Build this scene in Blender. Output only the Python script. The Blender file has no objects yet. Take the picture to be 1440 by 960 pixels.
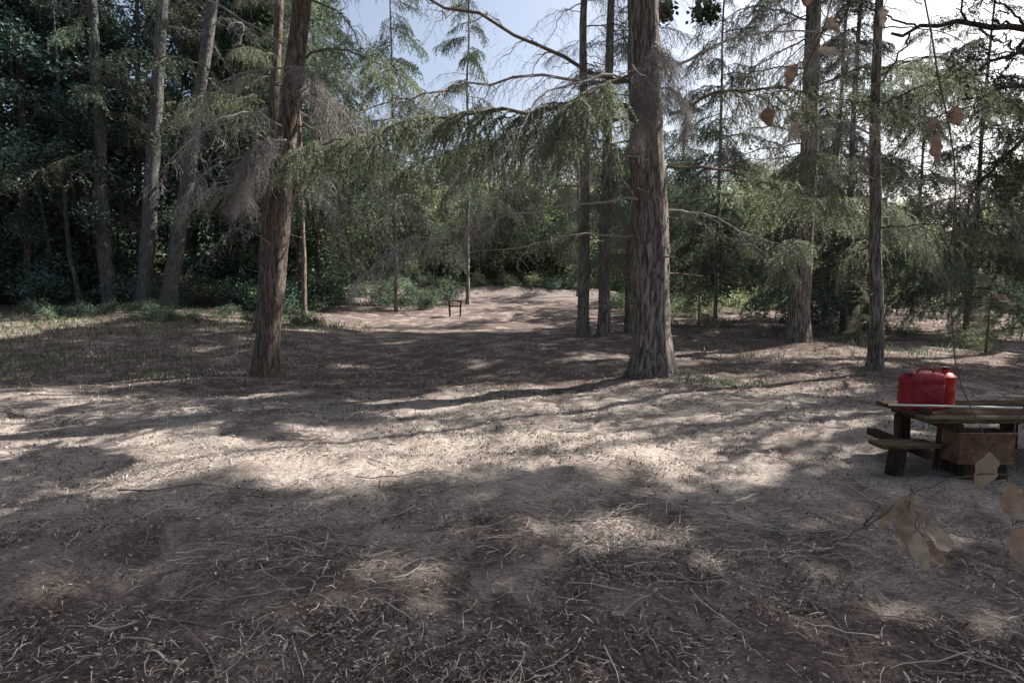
import bpy, math, random, time
import numpy as np
from mathutils import Vector, Euler
rng=np.random.default_rng(7); random.seed(7)
scene=bpy.context.scene
COL=scene.collection
scene.view_settings.view_transform='Standard'; scene.view_settings.look='None'; scene.view_settings.exposure=0
EL=math.radians(42); AZ=math.radians(62)
S=np.array([math.sin(AZ)*math.cos(EL),math.cos(AZ)*math.cos(EL),math.sin(EL)])
w=bpy.data.worlds.new("World"); scene.world=w; w.use_nodes=True
nt=w.node_tree; bg=nt.nodes['Background']; sky=nt.nodes.new('ShaderNodeTexSky')
sky.sky_type='NISHITA'; sky.sun_disc=False; sky.sun_elevation=EL; sky.sun_rotation=AZ
sky.air_density=1.0; sky.dust_density=4; sky.ozone_density=1.5
hz=nt.nodes.new('ShaderNodeHueSaturation'); hz.inputs['Saturation'].default_value=.8; hz.inputs['Value'].default_value=1.1   # summer haze
nt.links.new(sky.outputs[0],hz.inputs['Color']); nt.links.new(hz.outputs[0],bg.inputs[0]); bg.inputs[1].default_value=0.185
sl=bpy.data.lights.new("sun","SUN"); sl.energy=12; sl.angle=math.radians(.5); sl.color=(1,.94,.86)
so=bpy.data.objects.new("sun",sl); COL.objects.link(so); so.rotation_euler=Vector(-S).to_track_quat('-Z','Y').to_euler()
so.location=(20,10,30)

# ------------------------------------------------------------ helpers
def vn(x,y,seed=0):
    x=np.asarray(x,float); y=np.asarray(y,float)
    xi=np.floor(x).astype(np.int64); yi=np.floor(y).astype(np.int64)
    fx=x-xi; fy=y-yi; fx=fx*fx*(3-2*fx); fy=fy*fy*(3-2*fy)
    def h(a,b):
        n=(a*374761393+b*668265263+seed*974711)&0xffffffff
        n=((n^(n>>13))*1274126177)&0xffffffff
        n=n^(n>>16)
        return (n&0xffff)/65535.0*2-1
    return (h(xi,yi)*(1-fx)+h(xi+1,yi)*fx)*(1-fy)+(h(xi,yi+1)*(1-fx)+h(xi+1,yi+1)*fx)*fy
def sm(a,b,t):
    t=np.clip((np.asarray(t,float)-a)/(b-a),0,1); return t*t*(3-2*t)
def H(x,y):
    x=np.asarray(x,float); y=np.asarray(y,float)
    z=0.85*sm(20,38,y)+.2*np.clip(y-46,0,70)*(1-.75*sm(8,35,x))
    z=z+(.55+.2*vn(x/2.2,y/2,15))*np.exp(-((y-38.5-.5*vn(x/3,x*0,16))/1.6)**2)*sm(-12,-7,x)*(1-sm(5,9,x))
    z=z+.75*sm(4.5,14,-x)*sm(10,24,y)
    z=z+.16*np.exp(-((x-7.6)**2+(y-15)**2)/5)+.08*np.exp(-((x-2.4)**2+(y-9.4)**2)/1.5)
    z=z+.14*vn(x/3.5,y/3.5,1)*sm(3,9,np.hypot(x,y))+.045*vn(x/.9,y/.9,2)
    r=np.hypot(x,y-3); a=1-sm(10,25,r)
    z=z+a*(.022*vn(x/.28,y/.28,3)+.014*vn(x/.1,y/.1,4)*(1-sm(5,9,r))+.009*vn(x/.045,y/.045,5)*(1-sm(3,6,r)))
    return z
def h1(x,y): return float(H(x,y))

# sunlit spots that the added canopy is shaped around
def litmap(x,y,mg=.5):
    nz=.3*float(vn(x/1.1,y/.4,21))+.22*float(vn(x/.4,y/.17,22))
    E=[(-2.0,5.5,1.6,.5),(1.0,6.2,2.3,.8),(2.9,6.1,1.3,.5),(0,5.1,2.4,.1),(.5,8.3,1.6,.22),(6.2,13.2,2.8,1.1),(4.2,9.2,1.3,.35),(-4.6,6.1,1.6,.05),(5.6,11.4,1.5,.2),(9.5,13,1.5,1)]
    return any(((x-a)/(c+mg))**2+((y-b_)/(d+mg))**2<(1+nz*1.6) for a,b_,c,d in E)
RAYS=[((2.36,9.4,z),.8) for z in (.8,1.6,2.4,3.4,4.4)]+[((-2.7,8.4,3.5),1.5),((-1.6,8.6,3.8),1.3),((-.4,8.9,3.8),1.1),((-4.4,10.5,1.5),.5),((7.4,14.5,4),1.6),((7.4,14.3,2.4),1.2),((5.8,9.9,3),.8),((7.6,14.8,.8),.9),((-4.3,10.2,3.6),.8),((.8,8,3.9),.8)]
def blocks_ray(C):
    for Lp,Lr in RAYS:
        q_=C-np.array(Lp); t_=q_@S
        if t_>1.2 and np.linalg.norm(q_-S*t_)<Lr: return True
    return False

class B:
    def __init__(s): s.v=[]; s.f=[]; s.n=0
    def add(s,v,f,m=0):
        v=np.asarray(v,float).reshape(-1,3); f=np.asarray(f,np.int64)
        s.v.append(v); s.f.append((f+s.n,m)); s.n+=len(v)
    def tube(s,pts,rad,k=6,m=0,cap=False):
        pts=np.asarray(pts,float); n=len(pts); rad=np.broadcast_to(np.asarray(rad,float),(n,))
        t=np.gradient(pts,axis=0); t/=np.linalg.norm(t,axis=1)[:,None]+1e-9
        ref=np.array([0,0,1.]) if abs(t[:,2]).mean()<.8 else np.array([1.,0,0])
        a=np.cross(t,ref); a/=np.linalg.norm(a,axis=1)[:,None]+1e-9; b=np.cross(t,a)
        th=np.arange(k)*2*math.pi/k
        v=pts[:,None,:]+rad[:,None,None]*(np.cos(th)[None,:,None]*a[:,None,:]+np.sin(th)[None,:,None]*b[:,None,:])
        i=np.arange(n-1)[:,None]*k; j=np.arange(k)[None,:]; j2=(j+1)%k
        f=np.stack([i+j,i+j2,i+k+j2,i+k+j],-1).reshape(-1,4)
        s.add(v,f,m)
        if cap:
            s.add(np.concatenate([pts[-1:],v[-1]]),np.stack([np.zeros(k,int),1+np.arange(k),1+(np.arange(k)+1)%k],1),m)
            s.add(np.concatenate([pts[:1],v[0]]),np.stack([np.zeros(k,int),1+(np.arange(k)+1)%k,1+np.arange(k)],1),m)
    def mesh(s,name,mats,smooth=False):
        v=np.concatenate(s.v); me=bpy.data.meshes.new(name)
        me.vertices.add(len(v)); me.vertices.foreach_set("co",v.astype(np.float32).ravel())
        loops=np.concatenate([f.ravel() for f,_ in s.f]); cnt=np.concatenate([np.full(len(f),f.shape[1]) for f,_ in s.f])
        mi=np.concatenate([np.full(len(f),m) for f,m in s.f])
        st=np.concatenate([[0],np.cumsum(cnt)[:-1]])
        me.loops.add(len(loops)); me.loops.foreach_set("vertex_index",loops.astype(np.int32))
        me.polygons.add(len(cnt)); me.polygons.foreach_set("loop_start",st.astype(np.int32))
        for m in mats: me.materials.append(m)
        me.polygons.foreach_set("material_index",mi.astype(np.int32))
        me.polygons.foreach_set("use_smooth",np.full(len(cnt),smooth))
        me.update(calc_edges=True); return me
def obj(name,data,parent=None,loc=(0,0,0),rot=(0,0,0),sc=(1,1,1)):
    o=bpy.data.objects.new(name,data); COL.objects.link(o); o.location=loc; o.rotation_euler=rot; o.scale=sc
    if parent is not None: o.parent=parent
    return o
def empty(name,loc=(0,0,0)):
    o=bpy.data.objects.new(name,None); COL.objects.link(o); o.location=loc; o.empty_display_size=.2; return o

# ------------------------------------------------------------ materials
def newmat(name):
    m=bpy.data.materials.new(name); m.use_nodes=True; n=m.node_tree; n.nodes.clear()
    return m,n
def N(n,t,**k):
    x=n.nodes.new(t)
    for a,v in k.items(): setattr(x,a,v)
    return x
def ramp(n,src,stops):
    r=n.nodes.new('ShaderNodeValToRGB'); e=r.color_ramp.elements
    while len(e)<len(stops): e.new(.5)
    for i,(p,c) in enumerate(stops): e[i].position=p; e[i].color=(*c,1)
    n.links.new(src,r.inputs[0]); return r
def finish(n,colsock,rough=.9,bump=None,bs=.5,bd=.02,transl=0,spec=.2,metal=0,diffuse=False):
    if diffuse:
        p=N(n,'ShaderNodeBsdfDiffuse'); n.links.new(colsock,p.inputs[0])
    else:
        p=N(n,'ShaderNodeBsdfPrincipled'); p.inputs['Roughness'].default_value=rough
        p.inputs['Specular IOR Level'].default_value=spec; p.inputs['Metallic'].default_value=metal
        n.links.new(colsock,p.inputs['Base Color'])
    if bump is not None:
        b=N(n,'ShaderNodeBump'); b.inputs['Strength'].default_value=bs; b.inputs['Distance'].default_value=bd
        n.links.new(bump,b.inputs['Height']); n.links.new(b.outputs[0],p.inputs['Normal'])
    out=N(n,'ShaderNodeOutputMaterial'); s=p.outputs[0]
    if transl>0:
        t=N(n,'ShaderNodeBsdfTranslucent'); n.links.new(colsock,t.inputs[0])
        mx=N(n,'ShaderNodeMixShader'); mx.inputs[0].default_value=transl
        n.links.new(s,mx.inputs[1]); n.links.new(t.outputs[0],mx.inputs[2]); s=mx.outputs[0]
    n.links.new(s,out.inputs[0])
def noise(n,scale,detail=6,rough=.6,vec=None,dist=0):
    x=N(n,'ShaderNodeTexNoise'); x.inputs['Scale'].default_value=scale; x.inputs['Detail'].default_value=detail
    x.inputs['Roughness'].default_value=rough; x.inputs['Distortion'].default_value=dist
    if vec is not None: n.links.new(vec,x.inputs['Vector'])
    return x
def mapping(n,sc,src='Position',loc=(0,0,0)):
    if src=='Position': g=N(n,'ShaderNodeNewGeometry').outputs['Position']
    else: g=N(n,'ShaderNodeTexCoord').outputs['Object']
    m=N(n,'ShaderNodeMapping'); m.inputs['Scale'].default_value=sc; m.inputs['Location'].default_value=loc; n.links.new(g,m.inputs[0]); return m.outputs[0]
def mixc(n,f,a,b,mode='MIX'):
    x=N(n,'ShaderNodeMix',data_type='RGBA',blend_type=mode)
    for i,v in ((0,f),(6,a),(7,b)):
        if hasattr(v,'links'): n.links.new(v,x.inputs[i])
        else: x.inputs[i].default_value=v if i==0 else (*v,1)
    return x.outputs[2]
def math_(n,op,a,b):
    x=N(n,'ShaderNodeMath',operation=op)
    for i,v in enumerate((a,b)):
        if hasattr(v,'links'): n.links.new(v,x.inputs[i])
        else: x.inputs[i].default_value=v
    return x.outputs[0]

def m_ground():
    m,n=newmat("forest_floor"); p=mapping(n,(1,1,1))
    mid=noise(n,1.6,7,.68,p,.4); fine=noise(n,38,4,.75,p)
    st=mapping(n,(6,26,5)); s1=noise(n,4,3,.7,st,1.5)
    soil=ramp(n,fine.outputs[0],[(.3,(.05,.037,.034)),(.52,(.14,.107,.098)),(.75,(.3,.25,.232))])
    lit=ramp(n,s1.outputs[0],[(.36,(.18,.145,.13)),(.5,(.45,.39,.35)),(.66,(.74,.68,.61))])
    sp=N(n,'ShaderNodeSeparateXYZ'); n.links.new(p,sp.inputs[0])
    # straw share along the clearing, with the sunlit band and shaded ends painted in
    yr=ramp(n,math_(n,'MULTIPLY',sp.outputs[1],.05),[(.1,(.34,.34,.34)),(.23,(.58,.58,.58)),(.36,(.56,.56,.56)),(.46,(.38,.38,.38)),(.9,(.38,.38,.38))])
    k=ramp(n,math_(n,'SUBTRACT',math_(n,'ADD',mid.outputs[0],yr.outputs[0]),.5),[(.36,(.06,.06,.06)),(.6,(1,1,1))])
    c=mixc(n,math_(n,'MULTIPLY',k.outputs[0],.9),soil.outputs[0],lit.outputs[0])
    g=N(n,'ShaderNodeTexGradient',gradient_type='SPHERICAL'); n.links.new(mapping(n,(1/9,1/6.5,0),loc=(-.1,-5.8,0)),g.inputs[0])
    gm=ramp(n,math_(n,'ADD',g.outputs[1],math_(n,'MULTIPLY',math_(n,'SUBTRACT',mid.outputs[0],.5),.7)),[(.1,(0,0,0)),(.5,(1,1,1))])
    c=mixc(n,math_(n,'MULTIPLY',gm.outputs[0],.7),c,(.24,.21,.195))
    fm=ramp(n,math_(n,'MULTIPLY',sp.outputs[1],.01),[(.43,(0,0,0)),(.48,(1,1,1))])
    c=mixc(n,fm.outputs[0],c,(.06,.075,.04))
    h=math_(n,'ADD',math_(n,'MULTIPLY',fine.outputs[0],.8),s1.outputs[0])
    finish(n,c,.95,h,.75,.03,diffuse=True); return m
def m_bark(name,dark,mid,light,moss=0,sx=1):
    m,n=newmat(name)
    p=mapping(n,(1,1,.13),'Object'); p2=mapping(n,(1,1,.35),'Object')
    f1=noise(n,26*sx,3,.65,p,.9); f2=noise(n,60,4,.75,p2,.5)
    cr=ramp(n,f1.outputs[0],[(.36,(0,0,0)),(.56,(1,1,1))])
    h=math_(n,'ADD',math_(n,'MULTIPLY',cr.outputs[0],.6),math_(n,'MULTIPLY',f2.outputs[0],.55))
    c=ramp(n,h,[(.2,dark),(.55,mid),(.95,light)]); col=c.outputs[0]
    big=noise(n,1.3,3,.6,mapping(n,(1,1,.6),'Object'))
    col=mixc(n,math_(n,'MULTIPLY',ramp(n,big.outputs[0],[(.45,(0,0,0)),(.7,(1,1,1))]).outputs[0],.4),col,mid)
    if moss: col=mixc(n,math_(n,'MULTIPLY',ramp(n,noise(n,2.2,4,.6,mapping(n,(1,1,1),'Object')).outputs[0],[(.5,(0,0,0)),(.62,(1,1,1))]).outputs[0],moss),col,(.17,.12,.05))
    finish(n,col,.95,h,1,.05,diffuse=True); return m
def m_rand(name,stops,rough=.8,transl=0):
    m,n=newmat(name); r=N(n,'ShaderNodeNewGeometry').outputs['Random Per Island']
    c=ramp(n,r,stops); finish(n,c.outputs[0],rough,transl=transl,diffuse=True); return m
def m_leaf(name,a,b,c3,transl=.35):
    m,n=newmat(name)
    r=N(n,'ShaderNodeNewGeometry').outputs['Random Per Island']; o=N(n,'ShaderNodeObjectInfo').outputs['Random']
    c=ramp(n,r,[(0,a),(.6,b),(1,c3)])
    hs=N(n,'ShaderNodeHueSaturation'); n.links.new(c.outputs[0],hs.inputs['Color'])
    n.links.new(math_(n,'ADD',math_(n,'MULTIPLY',o,.8),.6),hs.inputs['Value'])
    n.links.new(math_(n,'ADD',math_(n,'MULTIPLY',o,.05),.475),hs.inputs['Hue'])
    finish(n,hs.outputs[0],.7,transl=transl,diffuse=True); return m
def m_flat(name,c1,c2,scale=8,rough=.7,bs=.3,spec=.3,metal=0,sc=(1,1,1)):
    m,n=newmat(name); x=noise(n,scale,6,.65,mapping(n,sc,'Object')); c=ramp(n,x.outputs[0],[(.35,c1),(.68,c2)])
    finish(n,c.outputs[0],rough,x.outputs[0],bs,.01,spec=spec,metal=metal); return m

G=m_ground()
BARK=m_bark("fir_bark",(.06,.052,.048),(.2,.175,.163),(.44,.4,.375))
BARKR=m_bark("red_bark",(.055,.044,.037),(.17,.14,.122),(.33,.285,.25),.35)
BARKG=m_bark("grey_bark",(.06,.057,.055),(.14,.137,.135),(.27,.268,.265),0,1.3)
DEAD=m_rand("dead_twig",[(0,(.2,.185,.175)),(.6,(.4,.38,.365)),(1,(.62,.6,.58))],transl=.2)
TWIG=m_rand("twig_bark",[(0,(.08,.065,.05)),(1,(.2,.165,.13))])
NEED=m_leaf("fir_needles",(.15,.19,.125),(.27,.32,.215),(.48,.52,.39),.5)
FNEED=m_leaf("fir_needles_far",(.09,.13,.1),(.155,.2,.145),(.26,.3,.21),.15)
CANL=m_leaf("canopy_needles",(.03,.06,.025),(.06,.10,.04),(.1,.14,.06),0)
LDK=m_leaf("leaf_dark",(.06,.115,.1),(.12,.19,.16),(.2,.265,.22),0)
LMD=m_leaf("leaf_mid",(.1,.155,.105),(.17,.23,.145),(.26,.315,.21),.2)
LLT=m_leaf("leaf_olive",(.2,.24,.13),(.31,.355,.21),(.44,.48,.31),.35)

# ------------------------------------------------------------ terrain
k=7.; nn=620
t=np.linspace(-1,1,nn); xs=.73*np.sinh(k*t); ys=.73*np.sinh(k*t)+3.2
X,Y=np.meshgrid(xs,ys); Z=H(X,Y)
b=B(); idx=np.arange(nn*nn).reshape(nn,nn)
b.add(np.stack([X,Y,Z],-1),np.stack([idx[:-1,:-1],idx[:-1,1:],idx[1:,1:],idx[1:,:-1]],-1).reshape(-1,4))
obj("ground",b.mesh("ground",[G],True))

# ------------------------------------------------------------ litter
def wedge(n,y0,y1):
    u=rng.random(n); y=y0*(y1/y0)**u
    x=(rng.random(n)*2-1)*(y*1.05+1.0); return x,y
def flakes(n,y0,y1,lmin,lmax,wmin,wmax,lift=.012,tilt=.3,clump=True):
    x,y=wedge(n,y0,y1)
    if clump:
        d=.45+.6*vn(x/.7,y/.35,9)+.4*vn(x/.2,y/.15,10)
        kk=rng.random(len(x))<np.clip(d*1.1,.1,1); x=x[kk]; y=y[kk]; n=len(x)
    z=H(x,y)+rng.random(n)*lift+.003
    sc=np.clip(y/5,.8,2.2)
    L=(lmin+(lmax-lmin)*rng.random(n)**2.4)*sc**.6; W=(wmin+(wmax-wmin)*rng.random(n))*sc
    a=rng.random(n)*2*math.pi; ti=rng.normal(0,tilt,n)
    d=np.stack([np.cos(a)*np.cos(ti),np.sin(a)*np.cos(ti),np.sin(ti)],1)
    s=np.stack([-np.sin(a),np.cos(a),rng.normal(0,.3,n)],1); c=np.stack([x,y,z],1)
    bend=np.stack([np.zeros(n),np.zeros(n),rng.random(n)*L*.15],1)
    p0=c-d*L[:,None]*.5; p3=c+d*L[:,None]*.5; q=s*W[:,None]*.5
    return p0,p3,q,bend,c
litter=B()
p0,p3,q,bend,c=flakes(210000,1.3,20,.008,.11,.002,.006,.016)
n=len(c); v=np.stack([p0-q*.6,p0+q*.6,c+bend+q,c+bend-q,p3+q*.4,p3-q*.4],1)
i=np.arange(n)[:,None]*6
litter.add(v,np.concatenate([i+[[0,1,2,3]],i+[[3,2,4,5]]]),0)
p0,p3,q,bend,c=flakes(44000,1.3,14,.012,.05,.007,.022,.022,.45)
n=len(c); v=np.stack([p0,c+bend-q,p3,c+bend*.4+q],1); i=np.arange(n)[:,None]*4
litter.add(v,i+[[0,1,2,3]],1)
p0,p3,q,bend,c=flakes(60000,1.3,9,.008,.035,.005,.02,.014,.5)
n=len(c); v=np.stack([p0,c-q,p3,c+q],1); i=np.arange(n)[:,None]*4
litter.add(v,i+[[0,1,2,3]],2)
CH=m_rand("straw_chip",[(0,(.06,.05,.045)),(.5,(.2,.165,.15)),(.8,(.45,.39,.35)),(1,(.88,.84,.77))])
LF=m_rand("dry_leaf",[(0,(.12,.085,.07)),(.5,(.28,.225,.19)),(.9,(.6,.55,.48)),(1,(.28,.16,.12))])
DK=m_rand("dark_duff",[(0,(.028,.021,.019)),(1,(.12,.092,.084))])
obj("leaf_litter",litter.mesh("leaf_litter",[CH,LF,DK]))
st=B()
for _ in range(1700):
    y=1.6*(12/1.6)**random.random(); x=random.uniform(-1,1)*(y+1); L=random.choice([.06,.08,.1,.1,.15,.15,.2,.3,.45]); a=random.uniform(0,6.28)
    m=8; u=np.linspace(-.5,.5,m); cv=random.uniform(-.5,.5)
    px=x+np.cos(a)*u*L-np.sin(a)*cv*L*u*u; py=y+np.sin(a)*u*L+np.cos(a)*cv*L*u*u
    pz=H(px,py)+.012+random.random()*.016+u*random.uniform(-.03,.08)*L
    r=random.uniform(.0012,.003)*(1+L)
    st.tube(np.stack([px,py,pz],1),r*np.linspace(1,.4,m),5,0,True)
for _ in range(1000):
    y=random.gauss(3.5,.26); x=random.uniform(-1.9,2.1); y+=.18*math.sin(x*2); L=random.uniform(.04,.26); a=random.gauss(0,.9)
    u=np.linspace(-.5,.5,6); px=x+np.cos(a)*u*L; py=y+np.sin(a)*u*L+random.uniform(-.1,.1)*u*u
    pz=H(px,py)+.012+random.random()*.03; st.tube(np.stack([px,py,pz],1),random.uniform(.0012,.003)*np.linspace(1,.5,6),4)
for (x,y,L,a,r) in [(-1.35,2.35,.7,2.3,.006),(-1.25,2.6,.3,.5,.006),(-3.4,3.6,.9,.25,.006),(-1.5,2.3,.3,2.6,.008),(1.7,4.1,.6,.6,.006),(-.9,4.6,.8,.1,.005),(-2.6,4.3,.9,.15,.006),(.9,2.9,.5,2.8,.005)]:
    u=np.linspace(-.5,.5,12); px=x+np.cos(a)*u*L-np.sin(a)*.25*L*u*u; py=y+np.sin(a)*u*L+.2*L*u*u*np.cos(a)
    st.tube(np.stack([px,py,H(px,py)+.018+.01*np.sin(u*9)],1),r*np.linspace(1,.4,12),6,0,True)
obj("fallen_sticks",st.mesh("fallen_sticks",[m_rand("stick",[(0,(.08,.065,.058)),(.6,(.32,.28,.25)),(1,(.75,.7,.63))])]))
gr=B()
def blades(cx,cy,n,sx,sy,hh,mi=0):
    x=cx+rng.normal(0,sx,n); y=cy+rng.normal(0,sy,n); z=H(x,y); a=rng.random(n)*6.28; L=hh*(.4+rng.random(n)); ln=rng.normal(0,.5,(n,2))
    w_=.004*(1+y/8); s=np.stack([np.cos(a)*w_,np.sin(a)*w_,np.zeros(n)],1); p=np.stack([x,y,z-.01],1)
    mid=p+np.stack([ln[:,0]*L*.25,ln[:,1]*L*.25,L*.6],1); tip=p+np.stack([ln[:,0]*L*.8,ln[:,1]*L*.8,L*.95],1)
    v=np.stack([p-s,p+s,mid+s*.8,mid-s*.8,tip],1); i=np.arange(n)[:,None]*5
    gr.add(v,i+[[0,1,2,3]],mi); nb=gr.n-5*n
    gr.f.append((i+nb+np.array([[3,2,4]]),mi))
for _ in range(330): blades(random.uniform(-19,-5.8),random.uniform(9.5,22),34,.6,.45,.13,random.choice([0,0,1]))
for _ in range(110): blades(random.uniform(-6,9),random.uniform(4,16),22,.22,.13,.05,random.choice([0,1]))
for _ in range(14): blades(random.uniform(2.6,3.8),random.uniform(8.3,9.1),30,.25,.12,.07,0)
for _ in range(16): blades(random.uniform(-1.2,1.8),random.uniform(5.2,6.2),35,.15,.07,.03,0)
for _ in range(40): blades(random.uniform(5,16),random.uniform(12,24),40,.35,.3,.2,random.choice([0,1]))
for _ in range(26):
    a=random.random()*6.28; tx,ty,rr=random.choice([(-4.66,10.6,.3),(2.36,9.42,.42),(7.6,15,.35),(6.3,9.8,.2)]); blades(tx+rr*math.cos(a),ty+rr*math.sin(a),14,.08,.08,.1,1)
obj("grass",gr.mesh("grass",[m_rand("grass_green",[(0,(.08,.125,.07)),(1,(.17,.22,.125))],.7,.3),m_rand("grass_dry",[(0,(.17,.155,.12)),(1,(.36,.33,.26))],.8,.3)]))

# ------------------------------------------------------------ boughs
def interp(P,s):
    P=np.asarray(P); n=len(P)-1; i=min(int(s*n),n-1); f=s*n-i
    T=P[i+1]-P[i]; return P[i]*(1-f)+P[i+1]*f, T/(np.linalg.norm(T)+1e-9)
def smooth_path(ctrl,n=14):
    C=np.asarray(ctrl,float); m=len(C); tt=np.linspace(0,m-1,n); out=[]
    for q_ in tt:
        i=min(int(q_),m-2); f=q_-i; p0=C[max(i-1,0)];p1=C[i];p2=C[i+1];p3=C[min(i+2,m-1)]
        out.append(.5*((2*p1)+(-p0+p2)*f+(2*p0-5*p1+4*p2-p3)*f*f+(-p0+3*p1-3*p2+p3)*f**3))
    return np.array(out)
def bough(b,ctrl,r0,live,seclen,nsec,ntert,R,nd=95,curl=0,s0=.12,droop=.45,hang=.7,nw=.0022,nl=.03,tl=1.):
    P=smooth_path(ctrl,16); P[1:-1]+=R.normal(0,.012,(14,3))*np.linalg.norm(P[-1]-P[0])*.5
    b.tube(P,r0*np.linspace(1,.18,16),6)
    twigs=[]
    for i in range(nsec):
        s=s0+(1-s0)*(i+R.random())/nsec; p,T=interp(P,min(s,.999)); side=np.cross(T,[0,0,1]); side/=np.linalg.norm(side)+1e-9
        side*=1 if i%2 else -1
        d=T*(.55+R.random()*.4)+side*(.5+R.random()*.6)+np.array([0,0,R.normal(-.05,.22)]); d/=np.linalg.norm(d)
        L=seclen*(.45+.55*math.sin(math.pi*min(1,s*.75+.15)))*(.5+R.random()*.8)*(1.1-.45*s)
        u=np.linspace(0,1,7)[:,None]; Q=p+d*L*u+np.array([0,0,-droop*L])*u*u+R.normal(0,.035,(7,3))*L*(u>0)*(1+3*curl)*.7
        b.tube(Q,max(r0*.3,.004)*np.linspace(1,.3,7)*(1.1-.5*s),4)
        twigs.append(Q)
        for j in range(ntert):
            u1=.12+.88*(j+R.random())/ntert; p2,T2=interp(Q,min(u1,.999)); sd=np.cross(T2,[0,0,1]); sd/=np.linalg.norm(sd)+1e-9
            sd*=1 if j%2 else -1
            d2=T2*(.4+R.random()*.5)+sd*(.4+R.random()*.6)+np.array([0,0,R.normal(-.15,.25)]); d2/=np.linalg.norm(d2)
            L2=(L*(.2+.35*R.random())*(1.15-.6*u1)+.04)*tl
            u=np.linspace(0,1,5)[:,None]; Q2=p2+d2*L2*u+np.array([0,0,-hang*L2])*u*u+R.normal(0,.05,(5,3))*L2*(1+5*curl)*(u>0)*.8
            b.tube(Q2,.0028*np.linspace(1,.4,5),3)
            twigs.append(Q2)
    if live:
        bs=[];ts=[]
        for Q in twigs:
            L=np.linalg.norm(np.diff(Q,axis=0),axis=1).sum(); m=max(4,int(L*nd*live)); s=R.random(m)**.85*(len(Q)-1.001)
            ii=s.astype(int); f=(s-ii)[:,None]; bs.append(Q[ii]*(1-f)+Q[ii+1]*f); tt=Q[ii+1]-Q[ii]; ts.append(tt/(np.linalg.norm(tt,axis=1)[:,None]+1e-9))
        bs=np.concatenate(bs); ts=np.concatenate(ts); m=len(bs)
        rd=R.normal(0,1,(m,3)); rd-=ts*(rd*ts).sum(1)[:,None]; rd/=np.linalg.norm(rd,axis=1)[:,None]
        d=rd*.8+ts*.65; d[:,2]+=.1; wd=np.cross(d,R.normal(0,1,(m,3))); wd/=np.linalg.norm(wd,axis=1)[:,None]
        L=(nl*(.7+.6*R.random(m)))[:,None]; v=np.stack([bs-wd*nw,bs+wd*nw,bs+d*L],1)
        b.add(v,np.arange(m*3).reshape(-1,3),1)
LIVE=[];DEADP=[];FAR=[]
for i in range(6):
    R=np.random.default_rng(50+i); b=B(); up=R.uniform(-.1,.25)
    bough(b,[(0,0,0),(.8,R.normal(0,.08),up*.7),(1.7,R.normal(0,.15),up*.5-.15),(2.5,R.normal(0,.25),-.55-R.random()*.3)],.022,1,.85,22,8,R,nd=75,nw=.0052,nl=.04,hang=.95)
    LIVE.append(b.mesh("fir_bough",[TWIG,NEED]))
for i in range(5):
    R=np.random.default_rng(80+i); b=B(); up=R.uniform(-.2,.3)
    bough(b,[(0,0,0),(.8,R.normal(0,.1),up*.6),(1.7,R.normal(0,.2),up*.3-.2),(2.5,R.normal(0,.3),-.7-R.random()*.5)],.02,0,.7,18,7,R,curl=.6,hang=.9)
    DEADP.append(b.mesh("dead_bough",[DEAD]))
for i in range(4):
    R=np.random.default_rng(110+i); b=B()
    bough(b,[(0,0,0),(.8,R.normal(0,.08),.05),(1.7,R.normal(0,.15),-.2),(2.5,R.normal(0,.25),-.7)],.028,1,1.0,15,5,R,nd=32,nw=.019,nl=.105,hang=1.,tl=1.25)
    FAR.append(b.mesh("fir_bough_far",[TWIG,FNEED]))

def trunk(b,h,r,lean,k=30,rings=70,flare=.35,wob=.06,seed=0,amp=.07,top=.12):
    z=np.concatenate([np.linspace(-.25,2,22),np.linspace(2.1,h,rings)]); a=np.arange(k)*2*math.pi/k+math.pi/2
    cx=lean[0]*z+wob*vn(z/2.3,z*0+.3,seed)*np.clip(z/2,0,1); cy=lean[1]*z+wob*vn(z/2.3,z*0+7.3,seed+1)*np.clip(z/2,0,1)
    rr=r*np.maximum(top,(1-np.clip(z,0,h)/h)**.75)*(1+flare*np.exp(-np.clip(z,-.2,9)/.28))
    A,ZZ=np.meshgrid(a,z); nz=vn(A*k/9.,ZZ*2.2,seed+5)*.6+vn(A*k/4.5,ZZ*4,seed+6)*.4
    lob=1+.12*np.exp(-np.clip(ZZ,0,9)/.4)*np.sin(A*5+seed)
    Rr=rr[:,None]*lob*(1+amp*nz)
    v=np.stack([cx[:,None]+np.cos(A)*Rr,cy[:,None]+np.sin(A)*Rr,ZZ],-1)
    n=len(z); i=np.arange(n-1)[:,None]*k; j=np.arange(k)[None,:]; j2=(j+1)%k
    b.add(v,np.stack([i+j,i+j2,i+k+j2,i+k+j],-1).reshape(-1,4))
    return lambda q:(float(np.interp(q,z,cx)),float(np.interp(q,z,cy)),float(np.interp(q,z,rr)))
TREES=[]
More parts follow.
